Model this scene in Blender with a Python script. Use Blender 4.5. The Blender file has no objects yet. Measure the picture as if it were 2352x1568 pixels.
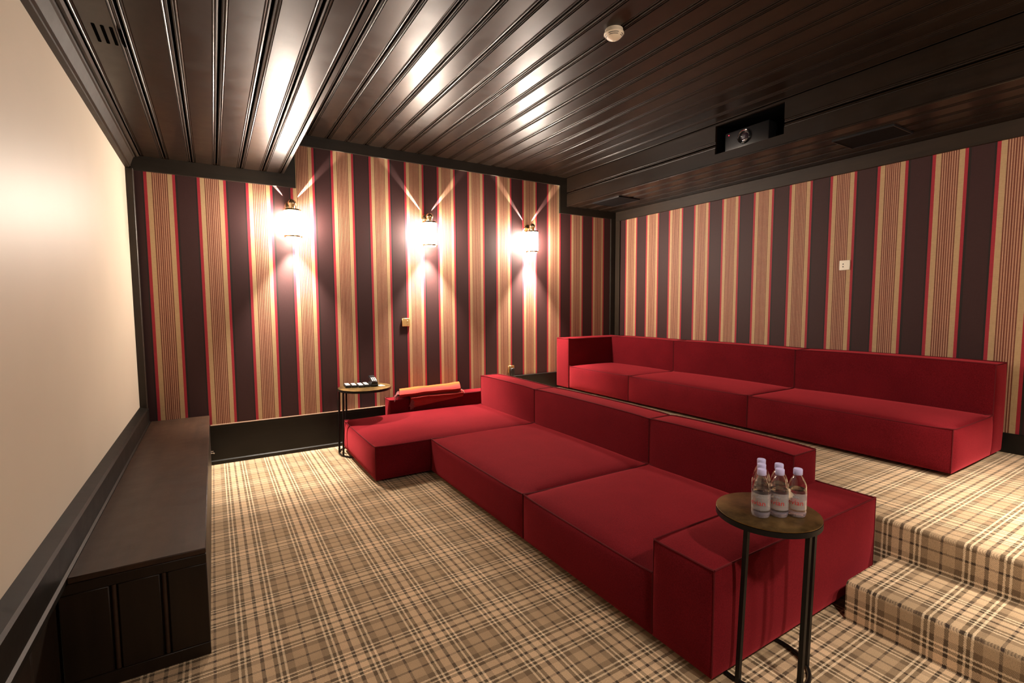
import bpy, bmesh, math, random
from mathutils import Vector, Matrix
random.seed(7)
S = bpy.context.scene
COL = S.collection

# ---------------------------------------------------------------- camera
YAW, PITCH, ROLL = -0.5501, -0.0743, -0.0052
CAM = Vector((0.4959, -4.8375, 1.35))
cy, sy = math.cos(YAW), math.sin(YAW)
f0 = Vector((-sy, cy, 0)); r0 = Vector((cy, sy, 0)); zz = Vector((0, 0, 1))
fw = math.cos(PITCH) * f0 + math.sin(PITCH) * zz
up = -math.sin(PITCH) * f0 + math.cos(PITCH) * zz
r2 = math.cos(ROLL) * r0 + math.sin(ROLL) * up
u2 = -math.sin(ROLL) * r0 + math.cos(ROLL) * up
cam_d = bpy.data.cameras.new('camera')
cam_d.sensor_fit = 'HORIZONTAL'; cam_d.sensor_width = 36.0
cam_d.lens = 36.0 * 1117.58 / 2352.0
cam_d.clip_start = 0.02
cam = bpy.data.objects.new('camera', cam_d); COL.objects.link(cam)
M = Matrix.Identity(4)
for i in range(3):
    M[i][0] = r2[i]; M[i][1] = u2[i]; M[i][2] = -fw[i]; M[i][3] = CAM[i]
cam.matrix_world = M
S.camera = cam

# ---------------------------------------------------------------- world, lights, exposure
w = bpy.data.worlds.new('world'); S.world = w; w.use_nodes = True
w.node_tree.nodes['Background'].inputs[0].default_value = (1, .8, .6, 1)
w.node_tree.nodes['Background'].inputs[1].default_value = 0.0
S.view_settings.view_transform = 'Standard'
S.view_settings.look = 'None'
S.view_settings.gamma = 1.0
S.view_settings.use_curve_mapping = False
S.view_settings.exposure = 0.0
S.cycles.use_denoising = True
S.cycles.max_bounces = 16
S.cycles.transmission_bounces = 16
S.cycles.transparent_max_bounces = 16
S.cycles.sample_clamp_indirect = 6.0
LAMP_EMIT = 300.0                       # opal glass of the three sconces in view
LAMP_COL = (1.0, 0.885, 0.75)
def point(name, loc, energy, radius, color=LAMP_COL):
    d = bpy.data.lights.new(name, 'POINT'); d.energy = energy; d.shadow_soft_size = radius; d.color = color
    o = bpy.data.objects.new(name, d); COL.objects.link(o); o.location = loc; return o
def spot(name, loc, target, energy, angle, blend, radius=.01, color=LAMP_COL):
    d = bpy.data.lights.new(name, 'SPOT'); d.energy = energy; d.spot_size = math.radians(angle); d.spot_blend = blend
    d.shadow_soft_size = radius; d.color = color
    o = bpy.data.objects.new(name, d); COL.objects.link(o); o.location = loc
    o.rotation_euler = (Vector(target) - Vector(loc)).to_track_quat('-Z', 'Y').to_euler(); return o
# the matching sconces on the wall behind the photographer
for lx, e1, e2 in ((1.85, 62, 50), (2.7, 12, 60), (3.78, 40, 430)):
    spot('rear_sconce_down', (lx, -5.0, 1.95), (lx + .25, -4.62, 0), e2, 80, .9, .03)
    point('rear_sconce_light', (lx, -5.04, 2.1), e1, .06)

# ---------------------------------------------------------------- numbers of the room
W, H, HB, HD = 5.076, 2.89, 2.523, 2.555
XB, XD, YF = 1.085, 4.247, -5.2
HP, XP, X1, H1, YS = .3315, 3.165, 2.7545, .1667, -3.878
WHITE_X = -.03

# ---------------------------------------------------------------- helpers
def tag(o, label=None, cat=None, group=None, kind=None):
    if label: o['label'] = label
    if cat: o['category'] = cat
    if group: o['group'] = group
    if kind: o['kind'] = kind
    return o
def thing(name, label, cat, loc=(0, 0, 0), group=None, rz=0):
    o = bpy.data.objects.new(name, None); COL.objects.link(o); o.location = loc; o.rotation_euler = (0, 0, rz)
    o.empty_display_size = .05
    return tag(o, label, cat, group)
def mk(name, bm, m, parent=None, smooth=None, kind=None):
    me = bpy.data.meshes.new(name); bm.normal_update(); bm.to_mesh(me); bm.free()
    for x in (m if isinstance(m, (list, tuple)) else [m]): me.materials.append(x)
    if smooth is not None:
        me.polygons.foreach_set('use_smooth', [True] * len(me.polygons))
        me.set_sharp_from_angle(angle=math.radians(smooth))
    o = bpy.data.objects.new(name, me); COL.objects.link(o)
    if parent: o.parent = parent
    if kind: o['kind'] = kind
    return o
def inst(name, src, parent, loc=(0, 0, 0), rot=(0, 0, 0)):
    o = bpy.data.objects.new(name, src.data); COL.objects.link(o); o.parent = parent
    o.location = loc; o.rotation_euler = rot; return o
def NB(): return bmesh.new()
def box(bm, a, b, bev=0, mat=0, seg=1):
    n0 = len(bm.verts)
    r = bmesh.ops.create_cube(bm, size=1)
    vs = r['verts']
    c = [(a[i] + b[i]) / 2 for i in range(3)]; s = [abs(b[i] - a[i]) for i in range(3)]
    for v in vs: v.co = Vector((c[i] + v.co[i] * s[i] for i in range(3)))
    fs = list({f for v in vs for f in v.link_faces})
    for f in fs: f.material_index = mat
    if bev:
        es = list({e for v in vs for e in v.link_edges})
        bmesh.ops.bevel(bm, geom=es, offset=bev, segments=seg, affect='EDGES', profile=.5)
    return bm
def boxo(name, a, b, m, parent=None, bev=0, kind=None, seg=1):
    return mk(name, box(NB(), a, b, bev, seg=seg), m, parent, 40 if bev else None, kind)
def lathe(bm, prof, n=32, c=(0, 0, 0), axis='Z', mat=0, close=False):
    rings = []
    for r, z in prof:
        if r < 1e-6:
            rings.append([bm.verts.new((0, 0, z))])
        else:
            rings.append([bm.verts.new((r * math.cos(2 * math.pi * i / n), r * math.sin(2 * math.pi * i / n), z)) for i in range(n)])
    prs = list(zip(rings, rings[1:]))
    if close: prs.append((rings[-1], rings[0]))
    for A, B in prs:
        for i in range(n):
            j = (i + 1) % n
            if len(A) == 1 and len(B) == 1: continue
            if len(A) == 1: f = bm.faces.new((A[0], B[i], B[j]))
            elif len(B) == 1: f = bm.faces.new((A[i], A[j], B[0]))
            else: f = bm.faces.new((A[i], A[j], B[j], B[i]))
            f.material_index = mat
    for R in rings:
        for v in R:
            x, y, z = v.co
            if axis == 'X': v.co = (z, x, y)
            elif axis == 'Y': v.co = (x, z, y)
            v.co += Vector(c)
    bmesh.ops.recalc_face_normals(bm, faces=bm.faces)
    return bm
def tube(bm, pts, r, n=6, closed=False, square=False):
    pts = [Vector(p) for p in pts]; N = len(pts); rings = []
    if square: n = 4
    prev = None
    for i, p in enumerate(pts):
        if closed: t = pts[(i + 1) % N] - pts[i - 1]
        else: t = pts[min(i + 1, N - 1)] - pts[max(i - 1, 0)]
        t.normalize()
        if prev is None:
            a = Vector((0, 0, 1)) if abs(t.z) < .9 else Vector((0, 1, 0))
            x = t.cross(a).normalized()
        else:
            x = (prev - t * prev.dot(t)).normalized()
        prev = x; y = t.cross(x)
        off = math.pi / 4 if square else 0
        rr = r * (math.sqrt(2) if square else 1)
        rings.append([bm.verts.new(p + rr * (math.cos(off + 2 * math.pi * k / n) * x + math.sin(off + 2 * math.pi * k / n) * y)) for k in range(n)])
    m = N if closed else N - 1
    for i in range(m):
        A, B = rings[i], rings[(i + 1) % N]
        for k in range(n): bm.faces.new((A[k], A[(k + 1) % n], B[(k + 1) % n], B[k]))
    if not closed:
        bm.faces.new(rings[0][::-1]); bm.faces.new(rings[-1])
    return bm
def prism(bm, poly, axis, a, b, mat=0):
    """extrude a 2D polygon: axis 'Y' -> poly in (x,z); 'X' -> poly in (y,z); 'Z' -> (x,y)"""
    def P(p, t):
        return {'Y': (p[0], t, p[1]), 'X': (t, p[0], p[1]), 'Z': (p[0], p[1], t)}[axis]
    A = [bm.verts.new(P(p, a)) for p in poly]; B = [bm.verts.new(P(p, b)) for p in poly]
    n = len(poly); fs = [bm.faces.new(A), bm.faces.new(B[::-1])]
    for i in range(n): fs.append(bm.faces.new((A[i], B[i], B[(i + 1) % n], A[(i + 1) % n])))
    for f in fs: f.material_index = mat
    bmesh.ops.recalc_face_normals(bm, faces=fs)
    return bm

# ---------------------------------------------------------------- materials
def mat(name):
    m = bpy.data.materials.new(name); m.use_nodes = True; nt = m.node_tree
    return m, nt, nt.nodes['Principled BSDF']
def link(nt, a, b): nt.links.new(a, b)
def simple(name, col, rough=.5, metal=0, spec=.5, emit=0, bump=0, bscale=200, **kw):
    m, nt, p = mat(name)
    p.inputs['Base Color'].default_value = (*col, 1); p.inputs['Roughness'].default_value = rough
    p.inputs['Metallic'].default_value = metal; p.inputs['Specular IOR Level'].default_value = spec
    if emit:
        p.inputs['Emission Color'].default_value = (*col, 1); p.inputs['Emission Strength'].default_value = emit
    for k, v in kw.items(): p.inputs[k.replace('_', ' ')].default_value = v
    if bump:
        tc = nt.nodes.new('ShaderNodeTexCoord'); n = nt.nodes.new('ShaderNodeTexNoise'); n.inputs['Scale'].default_value = bscale
        b = nt.nodes.new('ShaderNodeBump'); b.inputs['Strength'].default_value = bump; b.inputs['Distance'].default_value = .002
        link(nt, tc.outputs['Object'], n.inputs['Vector']); link(nt, n.outputs['Fac'], b.inputs['Height']); link(nt, b.outputs['Normal'], p.inputs['Normal'])
    return m
def math_(nt, op, a, b=None, c=None):
    n = nt.nodes.new('ShaderNodeMath'); n.operation = op
    for i, v in enumerate((a, b, c)):
        if v is None: continue
        if isinstance(v, (int, float)): n.inputs[i].default_value = v
        else: link(nt, v, n.inputs[i])
    return n.outputs[0]
def ramp(nt, fac, stops, interp='CONSTANT'):
    n = nt.nodes.new('ShaderNodeValToRGB'); n.color_ramp.interpolation = interp
    cr = n.color_ramp
    while len(cr.elements) > 1: cr.elements.remove(cr.elements[0])
    cr.elements[0].position = stops[0][0]; cr.elements[0].color = (*stops[0][1], 1)
    for p, c in stops[1:]:
        e = cr.elements.new(p); e.color = (*c, 1)
    link(nt, fac, n.inputs['Fac']); return n.outputs['Color']
def mix(nt, fac, a, b, mode='MIX'):
    n = nt.nodes.new('ShaderNodeMix'); n.data_type = 'RGBA'; n.blend_type = mode
    for s, v in ((0, fac), (6, a), (7, b)):
        if isinstance(v, (int, float)): n.inputs[s].default_value = v
        elif isinstance(v, tuple): n.inputs[s].default_value = (*v, 1)
        else: link(nt, v, n.inputs[s])
    return n.outputs[2]
def noise(nt, vec, scale, detail=3, rough=.5, mscale=None):
    if mscale:
        mp = nt.nodes.new('ShaderNodeMapping'); mp.inputs['Scale'].default_value = mscale; link(nt, vec, mp.inputs['Vector']); vec = mp.outputs[0]
    n = nt.nodes.new('ShaderNodeTexNoise'); n.inputs['Scale'].default_value = scale; n.inputs['Detail'].default_value = detail
    n.inputs['Roughness'].default_value = rough
    link(nt, vec, n.inputs['Vector']); return n.outputs['Fac']

def wood(name, along, base=(.015, .0080, .0042), dark=(.005, .003, .0018), rough=.36, spec=.33, coat=0.0):
    m, nt, p = mat(name)
    tc = nt.nodes.new('ShaderNodeTexCoord'); oi = nt.nodes.new('ShaderNodeObjectInfo')
    ad = nt.nodes.new('ShaderNodeVectorMath'); ad.operation = 'ADD'
    sc = nt.nodes.new('ShaderNodeVectorMath'); sc.operation = 'SCALE'; sc.inputs['Scale'].default_value = 13.0
    cb = nt.nodes.new('ShaderNodeCombineXYZ')
    for i in range(3): link(nt, oi.outputs['Random'], cb.inputs[i])
    link(nt, cb.outputs[0], sc.inputs[0]); link(nt, tc.outputs['Object'], ad.inputs[0]); link(nt, sc.outputs[0], ad.inputs[1])
    v = ad.outputs[0]
    st = {'X': (.06, 1, 1), 'Y': (1, .06, 1), 'Z': (1, 1, .06)}[along]
    g = noise(nt, v, 38, 6, .6, st)
    blot = noise(nt, v, 3.5, 4, .6, tuple(.5 + .5 * q for q in st))
    fac = math_(nt, 'ADD', math_(nt, 'MULTIPLY', g, .6), math_(nt, 'MULTIPLY', blot, .5))
    col = ramp(nt, fac, [(.3, dark), (.72, base)], 'LINEAR')
    link(nt, col, p.inputs['Base Color'])
    scr = noise(nt, v, 9, 5, .65)
    link(nt, math_(nt, 'ADD', math_(nt, 'MULTIPLY', scr, .22), rough - .11), p.inputs['Roughness'])
    p.inputs['Specular IOR Level'].default_value = spec
    if coat:
        p.inputs['Coat Weight'].default_value = coat; p.inputs['Coat Roughness'].default_value = .25
    b = nt.nodes.new('ShaderNodeBump'); b.inputs['Strength'].default_value = .035; b.inputs['Distance'].default_value = .002
    hh = math_(nt, 'ADD', g, math_(nt, 'MULTIPLY', noise(nt, v, 14, 3, .6), 1.2))
    link(nt, hh, b.inputs['Height']); link(nt, b.outputs['Normal'], p.inputs['Normal'])
    return m
WOOD_Y = wood('dark_stained_wood_y', 'Y')
WOOD_X = wood('dark_stained_wood_x', 'X', rough=.42)
WOOD_Z = wood('dark_stained_wood_z', 'Z', rough=.42)
TRIM_Y = wood('dark_trim_y', 'Y', base=(.026, .016, .009), dark=(.010, .0065, .004), rough=.48, spec=.28)
BENCH_W = wood('bench_wood', 'Y', base=(.046, .022, .012), dark=(.018, .010, .006), rough=.46, spec=.28)
BENCH_D = wood('bench_front_wood', 'Z', base=(.020, .011, .006), dark=(.009, .005, .003), rough=.42)
BLACK = simple('matt_black', (.003, .003, .003), .9, spec=0)
BASEB = wood('baseboard_wood', 'X', base=(.010, .008, .0055), dark=(.005, .004, .003), rough=.42, spec=.25)

def wallpaper(name, axis, phase, period, sign):
    m, nt, p = mat(name)
    g = nt.nodes.new('ShaderNodeNewGeometry'); sp = nt.nodes.new('ShaderNodeSeparateXYZ'); link(nt, g.outputs['Position'], sp.inputs[0])
    u = sp.outputs[axis]
    # weave wobble of a millimetre
    wob = noise(nt, g.outputs['Position'], 160, 1, .5)
    u = math_(nt, 'ADD', u, math_(nt, 'MULTIPLY', math_(nt, 'SUBTRACT', wob, .5), .0010))
    t = math_(nt, 'FRACT', math_(nt, 'DIVIDE', math_(nt, 'SUBTRACT', math_(nt, 'MULTIPLY', u, sign), phase), period))
    red, tan, sal, sd = (.30, .016, .028), (.42, .28, .145), (.42, .228, .137), (.135, .037, .020)
    dk, bk = (.029, .0082, .0080), (.011, .007, .0055)
    st = [(0, red), (.055, tan)]
    x0, x1 = .146, .437; n = 8; pt = (x1 - x0) / (n - .45)
    for i in range(n):
        st.append((x0 + i * pt, sd))
        st.append((x0 + i * pt + pt * .52, sal if i < n - 1 else tan))
    st += [(.527, red), (.582, bk), (.622, dk), (.965, bk)]
    c = ramp(nt, t, st)
    st2 = noise(nt, g.outputs['Position'], 260, 2, .6, (1, 1, .10))
    st3 = noise(nt, g.outputs['Position'], 300, 2, .6, (.10, .10, 1))
    v = math_(nt, 'ADD', math_(nt, 'MULTIPLY', st2, .45), math_(nt, 'MULTIPLY', st3, .45))
    k = nt.nodes.new('ShaderNodeMapRange'); link(nt, v, k.inputs[0]); k.inputs[1].default_value = .25; k.inputs[2].default_value = .65
    k.inputs[3].default_value = .82; k.inputs[4].default_value = 1.12
    gr = nt.nodes.new('ShaderNodeCombineXYZ')
    for i in range(3): link(nt, k.outputs[0], gr.inputs[i])
    link(nt, mix(nt, 1.0, c, gr.outputs[0], 'MULTIPLY'), p.inputs['Base Color'])
    p.inputs['Roughness'].default_value = .62; p.inputs['Specular IOR Level'].default_value = .3
    p.inputs['Sheen Weight'].default_value = .30; p.inputs['Sheen Roughness'].default_value = .4; p.inputs['Sheen Tint'].default_value = (1, .42, .38, 1)
    b = nt.nodes.new('ShaderNodeBump'); b.inputs['Strength'].default_value = .35; b.inputs['Distance'].default_value = .0015
    link(nt, v, b.inputs['Height']); link(nt, b.outputs['Normal'], p.inputs['Normal'])
    return m
PAPER_BACK = wallpaper('striped_wallpaper_back', 0, .076, .3535, 1)
PAPER_RIGHT = wallpaper('striped_wallpaper_right', 1, .185, .349, -1)

def carpet():
    m, nt, p = mat('tartan_carpet')
    g = nt.nodes.new('ShaderNodeNewGeometry'); sp = nt.nodes.new('ShaderNodeSeparateXYZ'); link(nt, g.outputs['Position'], sp.inputs[0])
    X = math_(nt, 'SUBTRACT', sp.outputs[0], sp.outputs[2]); Y = sp.outputs[1]
    jit = noise(nt, g.outputs['Position'], 260, 1)
    jv = math_(nt, 'MULTIPLY', math_(nt, 'SUBTRACT', jit, .5), .006)
    thin, tan, d2, lt, edge, md = (.045, .030, .024), (.69, .485, .30), (.075, .05, .028), (.85, .66, .44), (.16, .105, .06), (.42, .29, .17)
    stops = [(0, thin), (.040, tan), (.235, d2), (.330, lt), (.380, d2), (.460, lt), (.515, edge), (.68, md), (.965, thin)]
    def prof(u, c0, P):
        t = math_(nt, 'DIVIDE', math_(nt, 'SUBTRACT', math_(nt, 'ADD', u, jv), c0), P)
        t = math_(nt, 'FRACT', math_(nt, 'ADD', t, .5))
        t = math_(nt, 'MULTIPLY', math_(nt, 'ABSOLUTE', math_(nt, 'SUBTRACT', t, .5)), 2.0)
        return ramp(nt, t, stops)
    a = prof(X, .599, .3075); b = prof(Y, -2.739, .295)
    # twill: warp and weft threads alternate along diagonals
    tw = math_(nt, 'FRACT', math_(nt, 'DIVIDE', math_(nt, 'ADD', sp.outputs[0], math_(nt, 'SUBTRACT', Y, sp.outputs[2])), .0085))
    f = math_(nt, 'ADD', math_(nt, 'MULTIPLY', math_(nt, 'GREATER_THAN', tw, .5), .30), .35)
    c = mix(nt, f, a, b)
    sp1 = noise(nt, g.outputs['Position'], 420, 2, .7); sp2 = noise(nt, g.outputs['Position'], 7, 3)
    k = nt.nodes.new('ShaderNodeMapRange'); link(nt, math_(nt, 'ADD', sp1, math_(nt, 'MULTIPLY', sp2, .3)), k.inputs[0])
    k.inputs[1].default_value = .35; k.inputs[2].default_value = .95; k.inputs[3].default_value = .62; k.inputs[4].default_value = 1.5
    gr = nt.nodes.new('ShaderNodeCombineXYZ')
    for i in range(3): link(nt, k.outputs[0], gr.inputs[i])
    link(nt, mix(nt, 1.0, c, gr.outputs[0], 'MULTIPLY'), p.inputs['Base Color'])
    p.inputs['Roughness'].default_value = .9; p.inputs['Specular IOR Level'].default_value = .1
    p.inputs['Sheen Weight'].default_value = .28; p.inputs['Sheen Roughness'].default_value = .45; p.inputs['Sheen Tint'].default_value = (1, .80, .58, 1)
    bp = nt.nodes.new('ShaderNodeBump'); bp.inputs['Strength'].default_value = .6; bp.inputs['Distance'].default_value = .004
    link(nt, sp1, bp.inputs['Height']); link(nt, bp.outputs['Normal'], p.inputs['Normal'])
    return m
CARPET = carpet()

def fabric(name, col, col2):
    m, nt, p = mat(name)
    tc = nt.nodes.new('ShaderNodeTexCoord')
    a = noise(nt, tc.outputs['Object'], 190, 3, .8); b = noise(nt, tc.outputs['Object'], 5, 3)
    f = math_(nt, 'ADD', math_(nt, 'MULTIPLY', a, .8), math_(nt, 'MULTIPLY', b, .25))
    link(nt, ramp(nt, f, [(.3, col2), (.75, col)], 'LINEAR'), p.inputs['Base Color'])
    p.inputs['Roughness'].default_value = .85; p.inputs['Specular IOR Level'].default_value = .03
    p.inputs['Sheen Weight'].default_value = .4; p.inputs['Sheen Roughness'].default_value = .5
    p.inputs['Sheen Tint'].default_value = (1, .10, .125, 1)
    bp = nt.nodes.new('ShaderNodeBump'); bp.inputs['Strength'].default_value = .35; bp.inputs['Distance'].default_value = .0015
    link(nt, a, bp.inputs['Height']); link(nt, bp.outputs['Normal'], p.inputs['Normal'])
    return m
RED = fabric('red_wool', (.150, .0075, .0120), (.050, .0021, .0038))
PIPE = simple('dark_red_piping', (.10, .006, .009), .8, spec=.15)

def plaster():
    m, nt, p = mat('cream_paint')
    g = nt.nodes.new('ShaderNodeNewGeometry')
    a = noise(nt, g.outputs['Position'], 60, 3, .6, (1, .15, 1)); b = noise(nt, g.outputs['Position'], 1.3, 3)
    link(nt, ramp(nt, b, [(.3, (.50, .43, .335)), (.7, (.54, .465, .365))], 'LINEAR'), p.inputs['Base Color'])
    p.inputs['Roughness'].default_value = .48; p.inputs['Specular IOR Level'].default_value = .4
    bp = nt.nodes.new('ShaderNodeBump'); bp.inputs['Strength'].default_value = .05; bp.inputs['Distance'].default_value = .002
    link(nt, a, bp.inputs['Height']); link(nt, bp.outputs['Normal'], p.inputs['Normal'])
    return m
PLASTER = plaster()
DARKWALL = simple('dark_wall_paint', (.10, .05, .035), .7)

BRASS = simple('polished_brass', (.86, .68, .42), .2, 1.0)
BRASS_AGED = None
def aged():
    m, nt, p = mat('aged_brass_top')
    tc = nt.nodes.new('ShaderNodeTexCoord')
    a = noise(nt, tc.outputs['Object'], 9, 5, .65)
    link(nt, ramp(nt, a, [(.35, (.10, .060, .022)), (.5, (.22, .135, .048)), (.65, (.32, .20, .075))], 'LINEAR'), p.inputs['Base Color'])
    p.inputs['Metallic'].default_value = .9
    link(nt, math_(nt, 'ADD', math_(nt, 'MULTIPLY', noise(nt, tc.outputs['Object'], 14, 4), .25), .24), p.inputs['Roughness'])
    return m
BRASS_AGED = aged()
IRON = simple('black_iron', (.012, .011, .011), .42, .6)
GLASS_LIT = simple('lit_opal_glass', LAMP_COL, .3, emit=LAMP_EMIT)
CHROME = simple('chrome', (.75, .75, .76), .08, 1.0)
WHITE_PL = simple('cream_plastic', (.80, .74, .60), .35)
WHITE_DT = simple('detector_plastic', (.80, .70, .54), .4)
BRASS_PL = simple('brass_plate', (.62, .40, .16), .32, .85)
BLK_PL = simple('black_plastic', (.010, .010, .011), .32)
BLK_GLOSS = simple('gloss_black_plastic', (.008, .008, .009), .12)
GREY_BTN = simple('pale_button', (.48, .48, .46), .5)
CARD = simple('cream_card', (.75, .66, .48), .6)
CAP = simple('lilac_cap', (.52, .48, .74), .35)
LABEL = simple('label_film', (.85, .80, .80), .3, Alpha=.27)
BASE_REFL = simple('lavender_base_reflection', (.72, .66, .86), .12, Alpha=.2)  # tint painted in for the lilac reflection in the clear plastic
LABEL_RED = simple('label_red_print', (.55, .03, .03), .5)
LABEL_GREY = simple('label_grey_print', (.35, .33, .36), .5)
GRILLE = simple('dark_grille_cloth', (.006, .005, .005), .85, spec=.1, bump=.4, bscale=500)
LED = simple('red_led', (1, .02, .05), .4, emit=6)
def glassy(name, ior, col=(1, 1, 1)):
    m, nt, p = mat(name)
    p.inputs['Base Color'].default_value = (*col, 1); p.inputs['Roughness'].default_value = .02
    p.inputs['Transmission Weight'].default_value = 1; p.inputs['IOR'].default_value = ior
    return m
PET = glassy('clear_bottle_plastic', 1.45)
WATER = glassy('water', 1.33, (.97, .97, 1.0))
LENS = simple('lens_glass', (.02, .012, .02), .04, spec=1.0, Coat_Weight=1.0)

# ---------------------------------------------------------------- setting: floor, platform, step
fl = boxo('floor', (WHITE_X - .05, YF - .1, -.1), (W + .1, .1, 0), CARPET, kind='structure')
def nosed(name, x0, x1, z0, z1, y0, y1, r):
    poly = [(x1, z0), (x1, z1)]
    for i in range(7):
        a = math.pi / 2 + i / 6 * math.pi / 2
        poly.append((x0 + r + r * math.cos(a), z1 - r + r * math.sin(a)))
    poly.append((x0, z0))
    bm = NB(); prism(bm, poly, 'Y', y0, y1)
    return mk(name, bm, CARPET, None, 35, 'structure')
nosed('floor_platform', XP, W, 0, HP, YF, 0, .022)
nosed('step', X1, XP, 0, H1, YF, YS, .022)

# ---------------------------------------------------------------- setting: walls
boxo('wall_back', (WHITE_X, 0, 0), (W, .1, H + .1), PAPER_BACK, kind='structure')
boxo('wall_right', (W, YF, 0), (W + .1, .1, H + .1), PAPER_RIGHT, kind='structure')
wl = boxo('wall_left', (WHITE_X - .1, YF, 0), (WHITE_X, .1, H + .1), PLASTER, kind='structure')
boxo('wall_front', (WHITE_X - .1, YF - .1, 0), (W + .1, YF, H + .1), DARKWALL, kind='structure')

# wainscot of the left wall below the cap rail: boards and rail pieces are parts of the wall
for k in range(9):
    y1 = -2.70 - k * .272; y0 = max(y1 - .264, YF)
    if y1 < YF: break
    bm = NB(); box(bm, (WHITE_X, y0, .0), (.004, y1, .42), .006)
    mk('panel', bm, BENCH_D, wl, 40)
bm = NB(); prism(bm, [(WHITE_X, .40), (.026, .40), (.030, .405), (.030, .425), (.022, .432), (.022, .535), (.014, .545), (WHITE_X, .560)], 'Y', YF, 0)
mk('cap_rail', bm, BASEB, wl)

# ---------------------------------------------------------------- setting: planked ceiling
def half(d):   # moulded edge, list of (distance from joint, recess)
    return d
MOULD = [(.0055, .019), (.0055, .0065), (.0075, .0038), (.0125, .0030), (.0150, .0055), (.0160, .0095), (.0185, .0095), (.0195, .0040), (.0225, .0024), (.0260, .0035), (.0268, .0060), (.0285, .0060), (.0290, 0)]
def plank_profile(wd, left=True, right=True, t=.022):
    pts = []
    if left: pts += [(d, r) for d, r in MOULD]
    else: pts += [(0, t), (0, 0)]
    if right: pts += [(wd - d, r) for d, r in reversed(MOULD)]
    else: pts += [(wd, 0), (wd, t)]
    if left: pts = [(MOULD[0][0], t)] + pts
    if right: pts = pts + [(wd - MOULD[0][0], t)]
    return pts          # x across, recess upward
def plank_mesh(wd, y0, y1, left=True, right=True):
    bm = NB(); prism(bm, plank_profile(wd, left, right), 'Y', y0, y1); return bm
ceil = boxo('ceiling', (WHITE_X - .1, YF - .1, H + .022), (W + .1, .1, H + .12), BLACK, kind='structure')
src = None
PITCH_W = .175
for k in range(18):
    x = 1.113 + k * PITCH_W
    wd = min(PITCH_W, XD - x)
    if wd < .01: break
    if src is None or wd < PITCH_W - 1e-6:
        o = mk('plank', plank_mesh(wd, YF, 0), WOOD_Y, ceil); o.location = (x, 0, H)
        if src is None: src = o
    else:
        inst('plank', src, ceil, (x, 0, H))
boxo('fillet', (XB, YF, H - .004), (1.1125, 0, H + .02), TRIM_Y, ceil)

# dropped beam along the left wall
beam = boxo('ceiling_beam', (WHITE_X, YF, HB + .022), (XB - .022, 0, H), BLACK, kind='structure')
boxo('side_board', (XB - .022, YF, HB + .0005), (XB, 0, H - .004), WOOD_Y, beam)
xs = [.060, .2235, .4015, .5715, .7475, .9165, XB - .0225]
for a, b in zip(xs, xs[1:]):
    wd = b - a
    o = mk('plank', plank_mesh(wd, YF, 0, True, True), WOOD_Y, beam); o.location = (a, 0, HB)
bm = NB(); prism(bm, [(WHITE_X, HB), (.060, HB), (.060, HB - .003), (.050, HB - .009), (.042, HB - .009), (.040, HB - .003), (.034, HB - .003), (.030, HB - .016), (.022, HB - .020), (.002, HB - .078), (.004, HB - .086), (-.006, HB - .090), (-.006, HB - .102), (WHITE_X, HB - .105)], 'Y', YF, 0)
mk('crown_moulding', bm, TRIM_Y, beam)

# dropped soffit along the right wall, with the projector recess
PY0, PY1, PZ0, PZ1 = -2.682, -2.086, 2.636, 2.872
sof = boxo('ceiling_soffit', (XD + .45, YF, HD + .022), (W, 0, H), BLACK, kind='structure')
boxo('recess_back', (XD + .43, PY0, PZ0), (XD + .45, PY1, PZ1), BLACK, sof)
boxo('recess_top', (XD + .022, PY0 - .02, PZ1), (XD + .45, PY1 + .02, PZ1 + .012), BLACK, sof)
boxo('recess_floor', (XD + .022, PY0 - .02, PZ0 - .012), (XD + .45, PY1 + .02, PZ0), BLACK, sof)
boxo('recess_side', (XD + .022, PY0 - .02, PZ0), (XD + .45, PY0, PZ1), BLACK, sof)
boxo('recess_side', (XD + .022, PY1, PZ0), (XD + .45, PY1 + .02, PZ1), BLACK, sof)
ZJ = 2.716
def side_board(z0, z1, y0, y1, lo, hi):
    wd = z1 - z0
    pts = [(XD + r, z0 + d) for d, r in plank_profile(wd, lo, hi)]
    bm = NB(); prism(bm, pts, 'Y', y0, y1); return mk('plank', bm, WOOD_Y, sof)
for (a, b) in ((YF, PY0), (PY1, 0)):
    side_board(HD, ZJ, a, b, False, True); side_board(ZJ, H, a, b, True, False)
boxo('plank', (XD, PY0, HD), (XD + .022, PY1, PZ0), WOOD_Y, sof)
boxo('plank', (XD, PY0, PZ1), (XD + .022, PY1, H), WOOD_Y, sof)
bx_ = [XD + .022, 4.405, 4.575, 4.745, 4.915, W]
for i, (a, b) in enumerate(zip(bx_, bx_[1:])):
    o = mk('plank', plank_mesh(b - a, YF, 0, i > 0, i < 4), WOOD_Y, sof); o.location = (a, 0, HD)
boxo('edge_bead', (XD - .004, YF, HD - .006), (XD + .026, 0, HD + .010), WOOD_Y, sof, .004)

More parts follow.
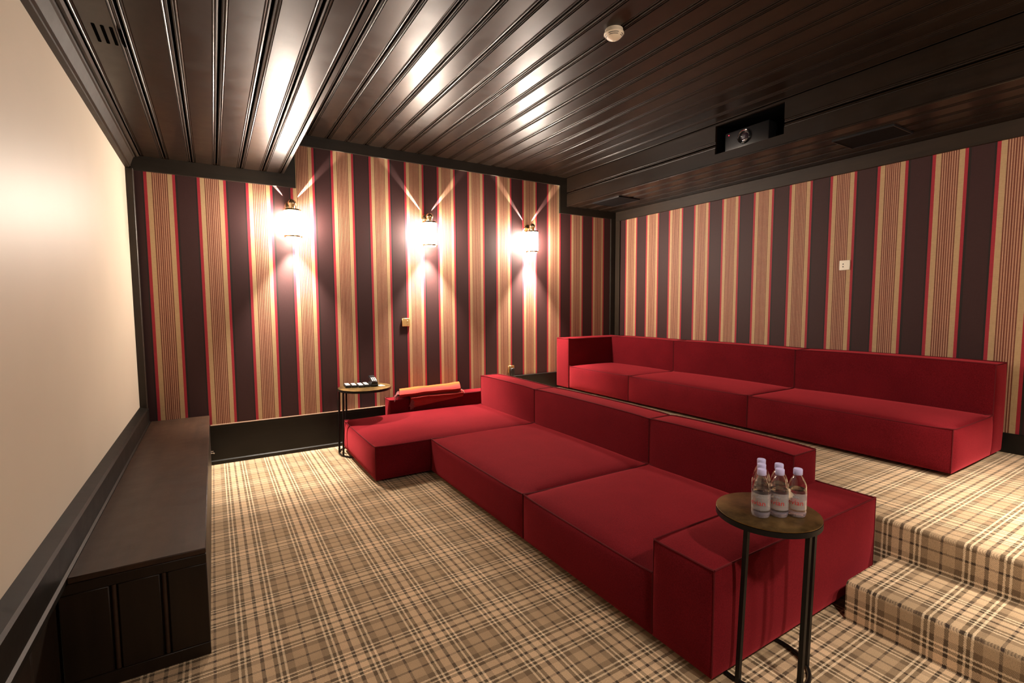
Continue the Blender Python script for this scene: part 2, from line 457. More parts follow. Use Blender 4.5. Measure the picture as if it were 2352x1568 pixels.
# trim boards following the stepped ceiling line on the back wall
def band(name, inner, outer, y0, y1):
    """flat mitred band between two polylines in (x,z)"""
    bm = NB()
    for i in range(len(inner) - 1):
        prism(bm, [inner[i], inner[i + 1], outer[i + 1], outer[i]], 'Y', y0, y1)
    return mk(name, bm, TRIM_X, None, None, 'structure')
TRIM_X = wood('dark_trim_x', 'X', base=(.020, .014, .009), dark=(.009, .007, .005), rough=.42)
TRIM_Z = wood('dark_trim_z', 'Z', base=(.030, .019, .011), dark=(.012, .008, .005), rough=.42)
band('trim_1', [(0, HB), (XB, HB), (XB, H), (XD, H), (XD, HD), (W, HD)],
     [(0, HB - .112), (XB + .095, HB - .112), (XB + .095, H - .098), (XD - .105, H - .098), (XD - .105, HD - .09), (W, HD - .09)], -.022, 0)
bm = NB(); box(bm, (W - .022, YF, HD - .118), (W, -.022, HD), .003); mk('trim_2', bm, TRIM_Y, None, None, 'structure')
bm = NB(); box(bm, (WHITE_X, -.055, .54), (.018, 0, HB - .105), .003); mk('trim_3', bm, TRIM_Z, None, None, 'structure')
bm = NB(); box(bm, (W - .098, -.022, HP), (W, 0, HD - .09), .003); mk('trim_4', bm, TRIM_X, None, None, 'structure')
bm = NB(); box(bm, (W - .022, -.10, HP), (W, -.022, HD - .118), .003); mk('trim_5', bm, TRIM_Z, None, None, 'structure')
# baseboards
TRIM_CAP = simple('pale_wood_edge', (.16, .09, .05), .5)  # ledge strip, a lighter brown than the baseboard under it
bm = NB(); prism(bm, [(0, 0), (-.030, 0), (-.030, .030), (-.022, .038), (-.022, .318), (-.026, .322), (-.026, .336), (0, .342)], 'X', .42, XP)
mk('baseboard_back', bm, BASEB, None, None, 'structure')
bm = NB(); box(bm, (.436, -.0275, .337), (XP, -.0005, .344), .0015)
mk('ledge', bm, TRIM_CAP, bpy.data.objects['baseboard_back'])
bm = NB(); box(bm, (XP, -.022, HP), (W, 0, .525), .004); mk('baseboard_platform', bm, BASEB, None, None, 'structure')
bm = NB(); box(bm, (W - .020, YF, HP), (W, -.022, HP + .135), .004); mk('baseboard_right', bm, BASEB, None, None, 'structure')

# ---------------------------------------------------------------- sofas
def pillow(bm, a, b, top=.02, side=.026, n=18, e=3.0, sag=.004, bottom=0.0):
    """box with softly puffed faces, crisp seamed edges"""
    c = Vector([(a[i] + b[i]) / 2 for i in range(3)]); h = Vector([(b[i] - a[i]) / 2 for i in range(3)])
    vmap = {}
    def V(p):
        key = tuple(round(q, 4) for q in p)
        if key in vmap: return vmap[key]
        x, y, z = p
        fx, fy, fz = [max(0.0, 1 - abs(q_) ** e) ** .6 for q_ in p]
        q = Vector((c[i] + h[i] * p[i] for i in range(3)))
        if z > .999: q.z += top * fx * fy
        if z < -.999: q.z -= bottom * fx * fy
        if abs(x) > .999: q.x += math.copysign(side * fy * fz, x)
        if abs(y) > .999: q.y += math.copysign(side * fx * fz, y)
        if z > -.999:   # edges sink a little between the corners
            m = (z + 1) / 2
            if abs(x) > .999: q.z -= sag * m * fy * min(1, 2 * h.y)
            if abs(y) > .999: q.z -= sag * m * fx * min(1, 2 * h.x)
            if abs(x) > .97 and abs(y) > .97: q.z += .004 * m
        v = bm.verts.new(q); vmap[key] = v; return v
    L = [-math.cos(math.pi * i / n) * .5 + (-1 + 2 * i / n) * .5 for i in range(n + 1)]
    for ax in range(3):
        for s in (-1, 1):
            for i in range(n):
                for j in range(n):
                    q = []
                    for u, v in ((L[i], L[j]), (L[i + 1], L[j]), (L[i + 1], L[j + 1]), (L[i], L[j + 1])):
                        p = [0, 0, 0]; p[ax] = s; p[(ax + 1) % 3] = u; p[(ax + 2) % 3] = v; q.append(V(p))
                    if s < 0: q.reverse()
                    bm.faces.new(q)
    return bm
def seams(bm, a, b, sag=.004, r=.0038, n=18, e=3.0):
    (x0, y0, z0), (x1, y1, z1) = a, b
    def line(p, q, horizontal=True):
        pts = []
        for i in range(n + 1):
            t = i / n; s = 2 * t - 1
            P = Vector(p).lerp(Vector(q), t)
            if horizontal: P.z += .004 * abs(s) ** 8 - sag * max(0, 1 - abs(s) ** e) ** .6 * min(1, (Vector(q) - Vector(p)).length)
            pts.append(P + Vector((0, 0, .001)))
        tube(bm, pts, r, 5)
    C = [(x0, y0), (x1, y0), (x1, y1), (x0, y1)]
    for i in range(4):
        line((*C[i], z1), (*C[(i + 1) % 4], z1))
    for x, y in C: tube(bm, [(x, y, z0 + .01), (x, y, (z0 + z1) / 2), (x, y, z1)], r * .8, 5)
    return bm
def block(name, parent, a, b, **k):
    o = mk(name, pillow(NB(), a, b, **k), RED, parent, 32)
    p = mk('piping', seams(NB(), a, b, k.get('sag', .004)), PIPE, o, 60)
    return o
def feet(parent, pts, z0, h):
    for x, y in pts:
        boxo('foot', (x - .03, y - .03, z0), (x + .03, y + .03, z0 + h + .012), BLK_PL, parent)
def local(o, p): return (p[0] - o.location[0], p[1] - o.location[1], p[2] - o.location[2])
def sofa_block(t, name, a, b, **k): return block(name, t, local(t, a), local(t, b), **k)
SK = .030
s1 = thing('sectional_sofa', 'red low sectional sofa with a chaise end, in front, on the lower floor', 'sofa', (2.4, -2.0, 0))
XSF, XCH, XBK, XBR = 1.940, 1.494, 2.941, 3.145
YA0, YA1, Y23, Y12, YFA, YFB = -3.818, -3.546, -2.594, -1.233, -.198, -.032
HS, HA, HK = .284, .422, .588
g = .004
sofa_block(s1, 'seat', (XCH, Y12 + g, SK), (XBK - g, YFA - g, HS), top=.040)
sofa_block(s1, 'seat', (XSF, Y23 + g, SK), (XBK - g, Y12 - g, HS), top=.042)
sofa_block(s1, 'seat', (XSF, YA1 + g, SK), (XBK - g, Y23 - g, HS), top=.042)
sofa_block(s1, 'backrest', (XBK, Y12 + g, SK), (XBR, YFA - g, HK), top=.020, side=.016, sag=-.012)
sofa_block(s1, 'backrest', (XBK, Y23 + g, SK), (XBR, Y12 - g, HK), top=.022, side=.016, sag=-.014)
sofa_block(s1, 'backrest', (XBK, YA1 + g, SK), (XBR, Y23 - g, HK), top=.022, side=.016, sag=-.014)
sofa_block(s1, 'armrest', (XSF, YA0, SK), (XBR + .005, YA1, HA), top=.020, side=.016, sag=-.006)
sofa_block(s1, 'armrest', (XSF, YFA, SK), (XBR, YFB, HA), top=.012, side=.006)
feet(s1, [local(s1, (x, y, 0))[:2] for x, y in ((2.06, -3.64), (2.98, -3.64), (2.06, -2.4), (2.98, -2.4), (1.62, -1.12), (1.62, -.32), (2.98, -.30), (2.98, -1.4), (2.06, -1.4))], 0, SK)

s2 = thing('sofa', 'long red three-seat sofa with one tall arm, on the raised platform along the right wall', 'sofa', (4.5, -2.0, HP))
UF, UB, UR = 4.104, 4.777, 4.985
V0, V1, V2, V3, V4 = -.032, -.262, -1.238, -2.546, -3.816
US, UH = HP + .287, HP + .616
k2 = HP + SK
sofa_block(s2, 'seat', (UF, V2 + g, k2), (UB - g, V1 - g, US), top=.026)
sofa_block(s2, 'seat', (UF, V3 + g, k2), (UB - g, V2 - g, US), top=.028)
sofa_block(s2, 'seat', (UF, V4, k2), (UB - g, V3 - g, US), top=.028)
sofa_block(s2, 'backrest', (UB, V2 + g, k2), (UR, V1 - g, UH), top=.014, side=.014, sag=-.008)
sofa_block(s2, 'backrest', (UB, V3 + g, k2), (UR, V2 - g, UH), top=.016, side=.014, sag=-.010)
sofa_block(s2, 'backrest', (UB, V4, k2), (UR, V3 - g, UH), top=.016, side=.014, sag=-.010)
sofa_block(s2, 'armrest', (UF - .012, V1, k2), (UR, V0, UH), top=.010, side=.008)
feet(s2, [local(s2, (x, y, 0))[:2] for x, y in ((4.22, -3.70), (4.86, -3.70), (4.22, -2.5), (4.86, -2.5), (4.22, -1.3), (4.86, -1.3), (4.22, -.15), (4.86, -.15))], 0, SK)

# ---------------------------------------------------------------- side tables
def side_table(label, c, z, r, leg_ang, leg_r, ring_c, ring_r):
    t = thing('side_table', label, 'table', (c[0], c[1], 0), 'round brass-topped side tables')
    bm = NB(); lathe(bm, [(0, z - .006), (r - .004, z - .006), (r, z - .004), (r, z - .001), (r - .002, z), (0, z)], 64)
    mk('tabletop', bm, BRASS_AGED, t, 40)
    bm = NB(); lathe(bm, [(r - .018, z - .006), (r + .001, z - .006), (r + .001, z - .024), (r - .018, z - .024)], 64, close=True)
    mk('rim', bm, IRON, t, 40)
    rc = (ring_c[0] - c[0], ring_c[1] - c[1])
    for a in leg_ang:
        a = math.radians(a)
        bm = NB()
        tx, ty = leg_r * math.cos(a), leg_r * math.sin(a)
        bx2, by2 = rc[0] + ring_r * math.cos(a), rc[1] + ring_r * math.sin(a)
        tube(bm, [(tx, ty, z - .022), (bx2, by2, .004)], .0075, square=True)
        mk('leg', bm, IRON, t)
    bm = NB(); tube(bm, [(rc[0] + ring_r * math.cos(q), rc[1] + ring_r * math.sin(q), .009) for q in [2 * math.pi * i / 48 for i in range(48)]], .0075, 6, True)
    mk('base_ring', bm, IRON, t, 60)
    return t
TZ = .597
side_table('small round brass side table holding water bottles, at the near end of the sofa', (2.196, -3.849), TZ, .1735, (188, 262, 318), .160, (2.200, -3.832), .165)
side_table('small round brass side table holding remotes, at the far end by the striped wall', (1.667, -.315), .605, .236, (124, 168, 200), .225, (1.652, -.310), .225)

# ---------------------------------------------------------------- water bottles
def text_mesh(s, size):
    cu = bpy.data.curves.new('label_text', 'FONT'); cu.body = s; cu.size = size; cu.align_x = 'CENTER'; cu.resolution_u = 3
    o = bpy.data.objects.new('label_text', cu); COL.objects.link(o)
    dg = bpy.context.evaluated_depsgraph_get(); me = bpy.data.meshes.new_from_object(o.evaluated_get(dg))
    bpy.data.objects.remove(o); bpy.data.curves.remove(cu)
    return me
BR, BHT = .0304, .170
def make_bottle():
    t = thing('water_bottle', 'x', 'bottle', (0, 0, 0), 'water bottles on the near side table')
    out = [(0, .004), (.018, .003), (.022, 0), (.027, .002), (BR - .001, .008), (BR, .014), (BR, .052), (BR - .0012, .055), (BR, .058), (BR, .092), (BR - .001, .098), (.0290, .108), (.0255, .121), (.0205, .133), (.0150, .143), (.0128, .147), (.0128, .156)]
    inn = [(max(r - .0012, 0), z + (.0012 if z < .02 else 0)) for r, z in out]
    bm = NB(); lathe(bm, out + list(reversed([(r, z) for r, z in inn[1:]])) + [(0, .0055)], 40)
    mk('bottle_body', bm, PET, t, 50)
    wt = [(max(r - .0007, 0), z + (.0007 if z < .02 else 0)) for r, z in out if z <= .093]
    bm = NB(); lathe(bm, wt + [(wt[-1][0], .096), (0, .096)], 40)
    mk('water', bm, WATER, t, 50)
    bm = NB(); lathe(bm, [(0, .148), (.0142, .148), (.0148, .149), (.0148, .166), (.0135, .169), (.010, BHT), (0, BHT)], 40)
    mk('cap', bm, CAP, t, 40)
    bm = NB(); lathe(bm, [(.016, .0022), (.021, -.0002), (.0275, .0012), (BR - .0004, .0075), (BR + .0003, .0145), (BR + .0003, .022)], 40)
    mk('base', bm, BASE_REFL, t, 50)  # added film: lavender reflection painted round the bottom of the clear bottle
    bm = NB(); lathe(bm, [(BR + .0004, .028), (BR + .0004, .086)], 40)
    lb = mk('label_film', bm, LABEL, t, 50)
    me = text_mesh('evian', .025)
    for v in me.vertices:
        a = v.co.x / BR; zz_ = .046 + v.co.y; rr = BR + .0009
        v.co = (rr * math.sin(a), -rr * math.cos(a), zz_)
    me.materials.append(LABEL_RED)
    o = bpy.data.objects.new('lettering', me); COL.objects.link(o); o.parent = lb
    bm = NB()
    for (x0, xm, x1, hh) in ((-.010, -.005, .001, .009), (-.004, .002, .009, .012), (.003, .008, .013, .007)):
        vs = []
        for x, z in ((x0, .071), (x1, .071), (xm, .071 + hh)):
            a = x / BR; vs.append(bm.verts.new(((BR + .0009) * math.sin(a), -(BR + .0009) * math.cos(a), z)))
        bm.faces.new(vs)
    mk('mountain_mark', bm, LABEL_GREY, lb)
    return t
def copy_tree(o, parent=None):
    c = o.copy(); COL.objects.link(c); c.parent = parent
    if parent is not None: c.matrix_parent_inverse = o.matrix_parent_inverse.copy()
    for ch in list(o.children): copy_tree(ch, c)
    return c
b0 = make_bottle()
spots = [((2.132, -3.861), 'front left water bottle, whole red word on its label, lilac cap'),
         ((2.185, -3.828), 'second water bottle of the left row, its cap just behind the front left one'),
         ((2.238, -3.795), 'rearmost water bottle, its cap highest in the group of six'),
         ((2.188, -3.894), 'front middle water bottle between the front left and the right one'),
         ((2.241, -3.861), 'water bottle hidden behind the front middle one, only cap and shoulder showing'),
         ((2.244, -3.927), 'rightmost water bottle, standing alone in its row with red seen through it')]
for i, ((x, y), lab) in enumerate(spots):
    o = b0 if i == 0 else copy_tree(b0)
    o.location = (x, y, TZ + .0008); o.rotation_euler = (0, 0, math.radians(-78 + (i * 7) % 9))
    o['label'] = lab

# ---------------------------------------------------------------- remotes and card on the far table
FT = .605
def remote(label, x, y, L, Wd, Ht, rz, rows, cols, lite, tilt=0, cat='remote control', name='remote_control'):
    t = thing(name, label, cat, (x, y, FT + .0005), None, rz)
    bm = NB(); box(bm, (-Wd / 2, -L / 2, 0), (Wd / 2, L / 2, Ht), .004, seg=2)
    body = mk('body', bm, BLK_PL, t, 40)
    bm = NB()
    for i in range(rows):
        for j in range(cols):
            cx = -Wd / 2 + Wd * (j + 1) / (cols + 1); cy_ = -L / 2 + L * (i + 1) / (rows + 1)
            box(bm, (cx - Wd * .10, cy_ - L / (rows + 1) * .3, Ht - .001), (cx + Wd * .10, cy_ + L / (rows + 1) * .3, Ht + .003), .001)
    mk('keypad', bm, GREY_BTN if lite else BLK_GLOSS, t)
    if tilt:
        for ch in t.children: ch.rotation_euler = (math.radians(tilt), 0, 0); ch.location = (0, 0, L / 2 * math.sin(math.radians(tilt)) + .001)
    return t
RZ = math.radians(-5)
remote('leftmost black remote control with pale buttons on the far side table', 1.527, -.235, .150, .050, .022, RZ, 7, 3, True)
remote('second remote control from the left on the far side table', 1.580, -.250, .150, .048, .020, RZ, 6, 3, True)
remote('third black remote control from the left, its keypad the whitest', 1.634, -.275, .165, .050, .020, RZ, 8, 3, True)
remote('fourth remote control from the left, beside the raised handset', 1.684, -.280, .160, .046, .022, RZ, 7, 3, True)
hs = thing('cordless_phone', 'black handset lying raised on a cradle, tallest item on the far side table', 'phone', (1.752, -.275, FT + .0005), None, RZ)
bm = NB(); box(bm, (-.036, -.085, 0), (.036, .065, .028), .008, seg=2); mk('cradle', bm, BLK_PL, hs, 40)
bm = NB(); box(bm, (-.029, -.09, .0), (.029, .09, .026), .008, seg=2)
h = mk('handset', bm, BLK_GLOSS, hs, 40); h.rotation_euler = (math.radians(13), 0, 0); h.location = (0, -.005, .042)
bm = NB()
for i in range(5):
    for j in range(3):
        box(bm, (-.019 + j * .016, -.072 + i * .019, .0255), (-.009 + j * .016, -.061 + i * .019, .029), .001)
k = mk('keypad', bm, GREY_BTN, h)
bm = NB(); box(bm, (-.020, .034, .0255), (.020, .074, .0275), .001); mk('display', bm, BLK_PL, h)
cd = thing('card', 'small cream card lying right of the handset on the far side table', 'card', (1.808, -.335, FT + .0005), None, math.radians(10))
bm = NB(); box(bm, (-.026, -.040, 0), (.026, .040, .002)); mk('sheet', bm, CARD, cd)
bm = NB(); box(bm, (-.012, .012, .002), (-.002, .022, .0023)); box(bm, (.006, .008, .002), (.012, .018, .0023)); mk('print', bm, LABEL_GREY, cd)

# ---------------------------------------------------------------- folded throw on the far armrest
def throw():
    t = thing('throw_blanket', 'folded orange and red fringed throw lying over the far low armrest', 'blanket', (2.39, -.12, HA))
    m, nt, p = mat('orange_wool')
    tc = nt.nodes.new('ShaderNodeTexCoord'); sp = nt.nodes.new('ShaderNodeSeparateXYZ'); link(nt, tc.outputs['Object'], sp.inputs[0])
    ns = noise(nt, tc.outputs['Object'], 30, 3, .6, (.2, 1, 1))
    f = math_(nt, 'ADD', math_(nt, 'MULTIPLY', sp.outputs[1], 4.0), math_(nt, 'ADD', math_(nt, 'MULTIPLY', ns, .35), .38))
    c = ramp(nt, f, [(.0, (.20, .020, .016)), (.22, (.30, .035, .030)), (.38, (.36, .065, .016)), (.55, (.38, .11, .030)), (.7, (.35, .06, .016)), (.85, (.38, .12, .04))], 'LINEAR')
    link(nt, c, p.inputs['Base Color']); p.inputs['Roughness'].default_value = .9; p.inputs['Specular IOR Level'].default_value = .1
    bp = nt.nodes.new('ShaderNodeBump'); bp.inputs['Strength'].default_value = .6; bp.inputs['Distance'].default_value = .004
    link(nt, ns, bp.inputs['Height']); link(nt, bp.outputs['Normal'], p.inputs['Normal'])
    def sheet(path, th, x0, x1, skew, seed, lift=0, taper=0):
        """closed thick strip following a path in (y,z), run along x"""
        rnd = random.Random(seed); P = [Vector((0, y, z)) for y, z in path]; n = len(P)
        up_, dn = [], []
        for i in range(n):
            d = (P[min(i + 1, n - 1)] - P[max(i - 1, 0)]).normalized(); nr = Vector((0, -d.z, d.y))
            up_.append(P[i] + nr * th); dn.append(P[i] - nr * th)
        e0 = [(P[-1] + (P[-1] - P[-2]).normalized() * th)]; e1 = [(P[0] + (P[0] - P[1]).normalized() * th)]
        loop = up_ + e0 + dn[::-1] + e1
        bm = NB(); rings = []; N = 26
        ph = [rnd.uniform(0, 6.28) for _ in range(4)]
        for i in range(N + 1):
            s = i / N; ring = []
            shrink = 1 if 0 < i < N else .6
            cen = sum(loop, Vector()) / len(loop)
            for k, q in enumerate(loop):
                a = cen + (q - cen) * (1 if shrink == 1 else .985)
                wv = .0025 * math.sin(s * 7 + ph[0] + q.y * 12) + .0012 * math.sin(s * 19 + ph[1] + k * .7)
                x = x0 + (x1 - x0) * s + skew * (a.y)
                zq = a.z + wv + lift * s * (1 if a.y > -.06 else .35)
                if zq < -.012: zq = -.012 + (zq + .012) * (1 - taper * s)
                ring.append(bm.verts.new((x, a.y + wv * .8, zq)))
            rings.append(ring)
        L = len(loop)
        for A, B in zip(rings, rings[1:]):
            for k in range(L): bm.faces.new((A[k], B[k], B[(k + 1) % L], A[(k + 1) % L]))
        for R, rv in ((rings[0], False), (rings[-1], True)):
            bm.faces.new(R if not rv else R[::-1])
        bmesh.ops.recalc_face_normals(bm, faces=bm.faces)
        return bm
    # lower fold drapes over the front edge of the arm, upper fold lies on it
    low = [(.072, .024), (.02, .027), (-.06, .028), (-.108, .025), (-.124, .013), (-.119, -.001), (-.101, -.012), (-.097, -.045), (-.098, -.085)]
    upr = [(.068, .068), (.03, .080), (-.04, .078), (-.095, .068), (-.114, .054), (-.108, .046), (-.06, .050)]
    a = mk('lower_fold', sheet(low, .0085, -.24, .34, .15, 1, 0, .8), m, t, 60)
    b = mk('upper_fold', sheet(upr, .012, -.33, .33, .35, 2, .016), m, t, 60)
    # fringe strands at the left end
    fm = simple('fringe_wool', (.20, .055, .055), .9)
    bm = NB(); rnd = random.Random(5)
    for i in range(30):
        y = .06 - .165 * i / 29
        x = -.335 + .35 * y; z = .064
        pts = [(x + .012, y, z - .006)]
        for k in range(4):
            x -= rnd.uniform(.004, .016); z -= (.004 + .011 * k) * rnd.uniform(.5, 1.1); y += rnd.uniform(-.005, .005); z = max(z, .020 if y > -.075 else -.03)
            pts.append((x, y, z))
        tube(bm, pts, .0026, 5)
    for i in range(26):
        q = i / 25; x = -.262 + .015 * q + rnd.uniform(-.004, .02); y = -.122 + .016 * q + rnd.uniform(-.006, .001); z = .010 - .085 * q
        pts = [(x + .02, y + .004, z)]
        for k in range(4):
            x -= rnd.uniform(-.002, .008); z -= rnd.uniform(.010, .018); y -= rnd.uniform(0, .002)
            pts.append((x, y, max(z, -.100)))
        tube(bm, pts, .0024, 5)
    mk('fringe', bm, fm, t, 60, kind='stuff')
    bm = NB()
    for x, y in ((.315, -.115), (.320, -.122)):
        tube(bm, [(x - .02, y + .004, .050), (x, y - .002, .036), (x + .008, y - .006, .010)], .003, 5)
    mk('fringe', bm, simple('pale_fringe_wool', (.7, .35, .3), .9), t, 60, kind='stuff')
throw()

# ---------------------------------------------------------------- bench along the left wall
bn = thing('media_bench', 'long dark brown built-in wooden bench along the left wall', 'bench', (.21, -1.35, 0))
BX, BY, BH = .4336, -2.6806, .4273
def lb(a): return local(bn, a)
def bbox(name, a, b, m, bev=.003): return boxo(name, lb(a), lb(b), m, bn, bev)
bbox('worktop', (.0305, BY, BH - .022), (BX, -.001, BH), BENCH_W)
bbox('carcass', (.0305, BY + .022, .0), (BX - .022, -.032, BH - .022), BENCH_D, 0)
# near end: frame with three boards and two beads between them
ee = [(.005, .1400), (.1640, .2860), (.3100, BX)]
bbox('rail', (.005, BY, BH - .060), (BX, BY + .022, BH - .0225), BENCH_D, .002)
bbox('rail', (.005, BY, 0), (BX, BY + .022, .050), BENCH_D, .002)
for a, b in ee: bbox('board', (a, BY + .001, .0505), (b, BY + .022, BH - .0605), BENCH_D, .003)
for a in (.152, .298):
    bm = NB(); x, y, z = lb((a, BY + .011, 0))
    tube(bm, [(x, y, .052), (x, y, BH - .062)], .008, 8); mk('bead', bm, BENCH_W, bn, 60)
# front doors (facing the sofa)
for k, (y0, y1) in enumerate(((BY + .0225, -1.80), (-1.796, -.95), (-.946, -.04))):
    d = bbox('door', (BX - .022, y0, .012), (BX - .002, y1, BH - .026), BENCH_D, .003)
d = [c for c in bn.children if c.name.startswith('door')][-1]
bm = NB(); x, y, z = lb((BX - .002, -.13, .150))
for dy in (-.03, .03):
    tube(bm, [(x, y + dy, .14), (x + .022, y + dy, .14)], .004, 8)
tube(bm, [(x + .022, y - .045, .14), (x + .022, y + .045, .14)], .005, 8)
mk('handle', bm, CHROME, d, 60)['label'] = 'chrome bar handle'

# ---------------------------------------------------------------- wall sconces (lamps of the back wall)
def sconce(label, x, zc=2.088):
    t = thing('wall_sconce', label, 'wall lamp', (x, 0, zc), 'brass wall sconces on the striped wall')
    yc = -.105
    bm = NB(); lathe(bm, [(0, -.002), (.048, -.002), (.050, -.006), (.044, -.016), (.020, -.020), (.012, -.024), (.012, -.06)], 32, (0, 0, .155), 'Y')
    mk('wall_plate', bm, BRASS, t, 40)
    bm = NB(); tube(bm, [(0, -.05, .155), (0, -.08, .158), (0, yc, .150), (0, yc, .128)], .010, 10); mk('arm', bm, BRASS, t, 60)
    bm = NB(); lathe(bm, [(0, .204), (.012, .202), (.025, .194), (.034, .180), (.037, .167), (.034, .154), (.026, .143), (.025, .118), (.056, .112), (.056, .106), (0, .106)], 32, (0, yc, 0))
    mk('finial', bm, BRASS, t, 40)
    bm = NB(); lathe(bm, [(.062, .113), (.073, .113), (.0745, .108), (.0745, .098), (.070, .096), (.062, .098)], 40, (0, yc, 0), close=True)
    mk('top_ring', bm, BRASS, t, 40)
    bm = NB(); lathe(bm, [(.062, -.112), (.070, -.112), (.0745, -.115), (.0745, -.126), (.073, -.130), (.062, -.130)], 40, (0, yc, 0), close=True)
    mk('bottom_ring', bm, BRASS, t, 40)
    bm = NB(); lathe(bm, [(.0, .104), (.066, .104), (.070, .099), (.070, -.114), (.066, -.123), (0, -.123)], 40, (0, yc, 0))
    mk('glass_shade', bm, GLASS_LIT, t, 50)
    # light escaping between ring and cup: two thin beams up the wall, a soft cone down
    z0 = zc + .215
    for sx in (-1, 1):
        spot('sconce_up_beam', (x + sx * .030, -.008, z0 - .006), (x + sx * .235, .008, z0 + .245), 420, 10.5, .8, .002)
    spot('sconce_down_beam', (x, -.095, zc - .135), (x, -.11, zc - 1.5), 400, 74, .8, .02)
    return t
sconce('left brass cylinder wall lamp, nearest the cream wall, lit', 1.132)
sconce('middle of the three lit brass cylinder wall lamps', 2.420)
sconce('right-hand lit brass cylinder wall lamp, nearest the room corner', 3.678)

# ---------------------------------------------------------------- sockets and switches
def plate(name, label, cat, loc, facing, m, dots, dm):
    t = thing(name, label, cat, loc)
    def P(u, v, d):   # u to the viewer's right, v up, d out of the wall
        return (u, -d, v) if facing == 'B' else (-d, -u, v)
    def bx3(bm, u0, v0, d0, u1, v1, d1, bev=0):
        a, b = P(u0, v0, d0), P(u1, v1, d1)
        box(bm, tuple(min(p, q) for p, q in zip(a, b)), tuple(max(p, q) for p, q in zip(a, b)), bev)
    bm = NB(); bx3(bm, -.041, -.041, .0005, .041, .041, .010, .003); mk('cover_plate', bm, m, t, 40)
    for (u, v) in dots:
        bm = NB(); c = P(u, v, 0)
        lathe(bm, [(0, -.0125), (.0035, -.0125), (.0045, -.0115), (.0045, -.009)], 12, c if facing == 'B' else (0, 0, 0), 'Y')
        if facing != 'B':
            for vv in bm.verts: vv.co = Vector((vv.co.y, vv.co.x + c[1], vv.co.z + c[2]))
        mk('pin', bm, dm, t, 40)
    return t, bx3
plate('wall_switch', 'cream square plate with two dark dots on the striped right wall', 'switch', (W, -2.770, 1.673), 'R', WHITE_PL, [(-.010, .010), (-.010, -.012)], BLK_PL)
plate('wall_switch', 'brass square plate with two studs under the middle wall lamp', 'switch', (2.184, 0, 1.181), 'B', BRASS_PL, [(.014, .014), (.014, -.016)], BRASS)
t, bx3 = plate('wall_socket', 'brass socket with a black plug, low on the striped wall behind the sofa', 'socket', (3.446, 0, .605), 'B', BRASS_PL, [], BRASS)
bm = NB(); bx3(bm, -.025, -.075, .0105, .026, .014, .045, .006); mk('plug', bm, BLK_PL, t, 40)

# ---------------------------------------------------------------- smoke detector
sd = thing('smoke_detector', 'round cream smoke detector on the dark plank ceiling', 'smoke detector', (2.487, -2.705, H))
bm = NB(); lathe(bm, [(0, 0), (.050, 0), (.050, -.004), (.052, -.014), (.048, -.016)], 40); mk('base', bm, WHITE_DT, sd, 40)
bm = NB(); lathe(bm, [(.046, -.014), (.055, -.018), (.056, -.024), (.048, -.034), (.034, -.046), (.022, -.052), (.014, -.056), (0, -.057)], 40); mk('dome', bm, WHITE_DT, sd, 40)
for rr, zz_ in ((.0500, -.0325), (.0435, -.0385)):
    for q in range(4):
        bm = NB(); tube(bm, [(rr * math.cos(a), rr * math.sin(a), zz_) for a in [math.radians(12 + q * 90 + i * 66 / 8) for i in range(9)]], .0016, 5)
        mk('slot', bm, BLK_PL, sd, 60)
bm = NB(); lathe(bm, [(0, -.060), (.007, -.059), (.009, -.054)], 16, (.004, 0, 0)); mk('lens', bm, WHITE_PL, sd, 40)

# ---------------------------------------------------------------- ceiling vent of four slots in the beam
vt = thing('ceiling_vent', 'four-slot dark vent in the first ceiling board beside the cream wall', 'vent', (.172, -2.055, HB))
for k in range(4):
    x = -.050 + k * .0295
    bm = NB()
    pts = []
    for i in range(13):
        a = math.pi * i / 12; pts.append((x + .0062 * math.cos(a), .078 + .0062 * math.sin(a)))
    for i in range(13):
        a = math.pi + math.pi * i / 12; pts.append((x + .0062 * math.cos(a), -.078 + .0062 * math.sin(a)))
    prism(bm, pts, 'Z', -.0012, .0); mk('slot', bm, BLACK, vt)

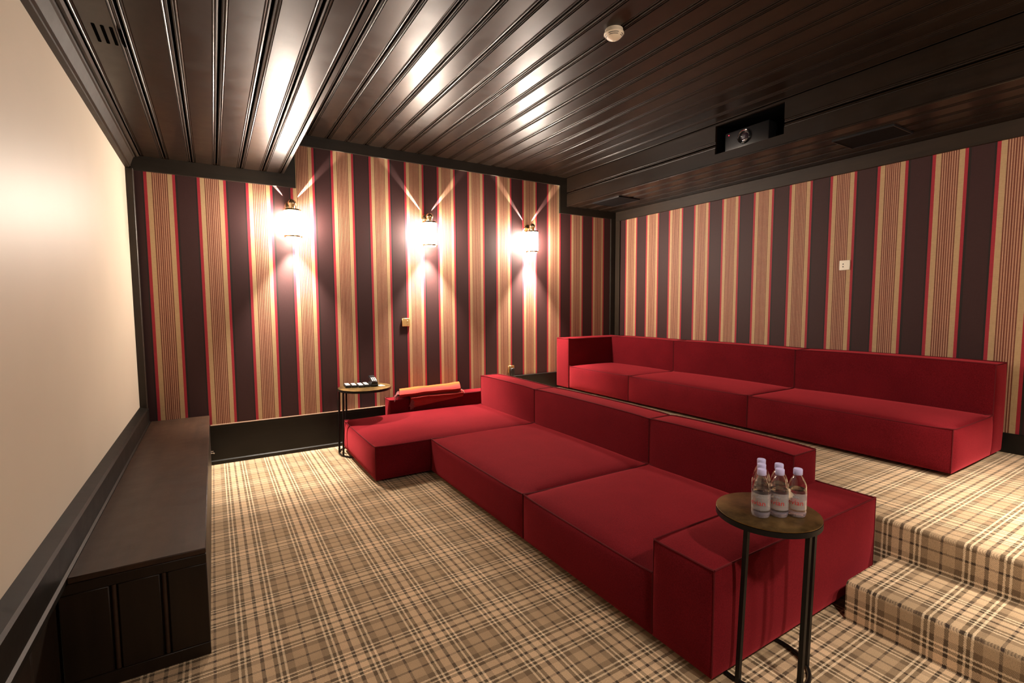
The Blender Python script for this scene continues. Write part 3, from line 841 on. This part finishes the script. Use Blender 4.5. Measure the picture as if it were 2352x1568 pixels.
# ---------------------------------------------------------------- speaker panels in the soffit
def panel(label, x0, x1, y0, y1):
    cx, cy_ = (x0 + x1) / 2, (y0 + y1) / 2
    t = thing('ceiling_speaker', label, 'speaker', (cx, cy_, HD), 'speaker panels in the soffit')
    a, b = (x1 - x0) / 2, (y1 - y0) / 2
    boxo('grille', (-a + .006, -b + .006, -.010), (a - .006, b - .006, -.0005), GRILLE, t, .002)
    for n_, p, q in (('frame', (-a, -b, -.013), (-a + .006, b, 0)), ('frame', (a - .006, -b, -.013), (a, b, 0)),
                     ('frame', (-a + .006, -b, -.013), (a - .006, -b + .006, 0)), ('frame', (-a + .006, b - .006, -.013), (a - .006, b, 0))):
        boxo(n_, p, q, BLK_PL, t)
panel('square dark speaker grille under the soffit, in the far corner', 4.39, 4.72, -.77, -.33)
panel('square dark speaker grille under the soffit, near the right edge of the view', 4.46, 4.77, -3.31, -2.92)

# ---------------------------------------------------------------- projector
pj = thing('projector', 'black projector with a round lens, set in the ceiling soffit recess', 'projector', (XD + .21, -2.335, PZ0))
boxo('body', (-.155, -.195, .012), (.16, .195, .168), BLK_PL, pj, .010, seg=2)
for x, y in ((-.1, -.15), (-.1, .15), (.1, 0)):
    boxo('foot', (x - .012, y - .012, 0), (x + .012, y + .012, .0125), BLK_PL, pj)
lx = -.157; lz = .093; ly = .012
bm = NB(); lathe(bm, [(.048, .004), (.050, -.012), (.055, -.014), (.055, -.006), (.058, .0)], 48, (lx, ly, lz), 'X'); 
mk('lens_barrel', bm, BLK_GLOSS, pj, 40)
bm = NB(); lathe(bm, [(.046, -.002), (.0475, -.014), (.0500, -.016), (.0515, -.013)], 48, (lx, ly, lz), 'X'); mk('lens_ring', bm, CHROME, pj, 40)
bm = NB(); lathe(bm, [(0, -.004), (.018, -.003), (.032, .0), (.040, .004), (.047, .006)], 48, (lx, ly, lz), 'X'); mk('lens', bm, LENS, pj, 40)
bm = NB(); lathe(bm, [(0, -.003), (.003, -.002), (.0035, .001)], 12, (lx + .002, ly + .145, lz + .050), 'X'); mk('status_light', bm, LED, pj, 40)
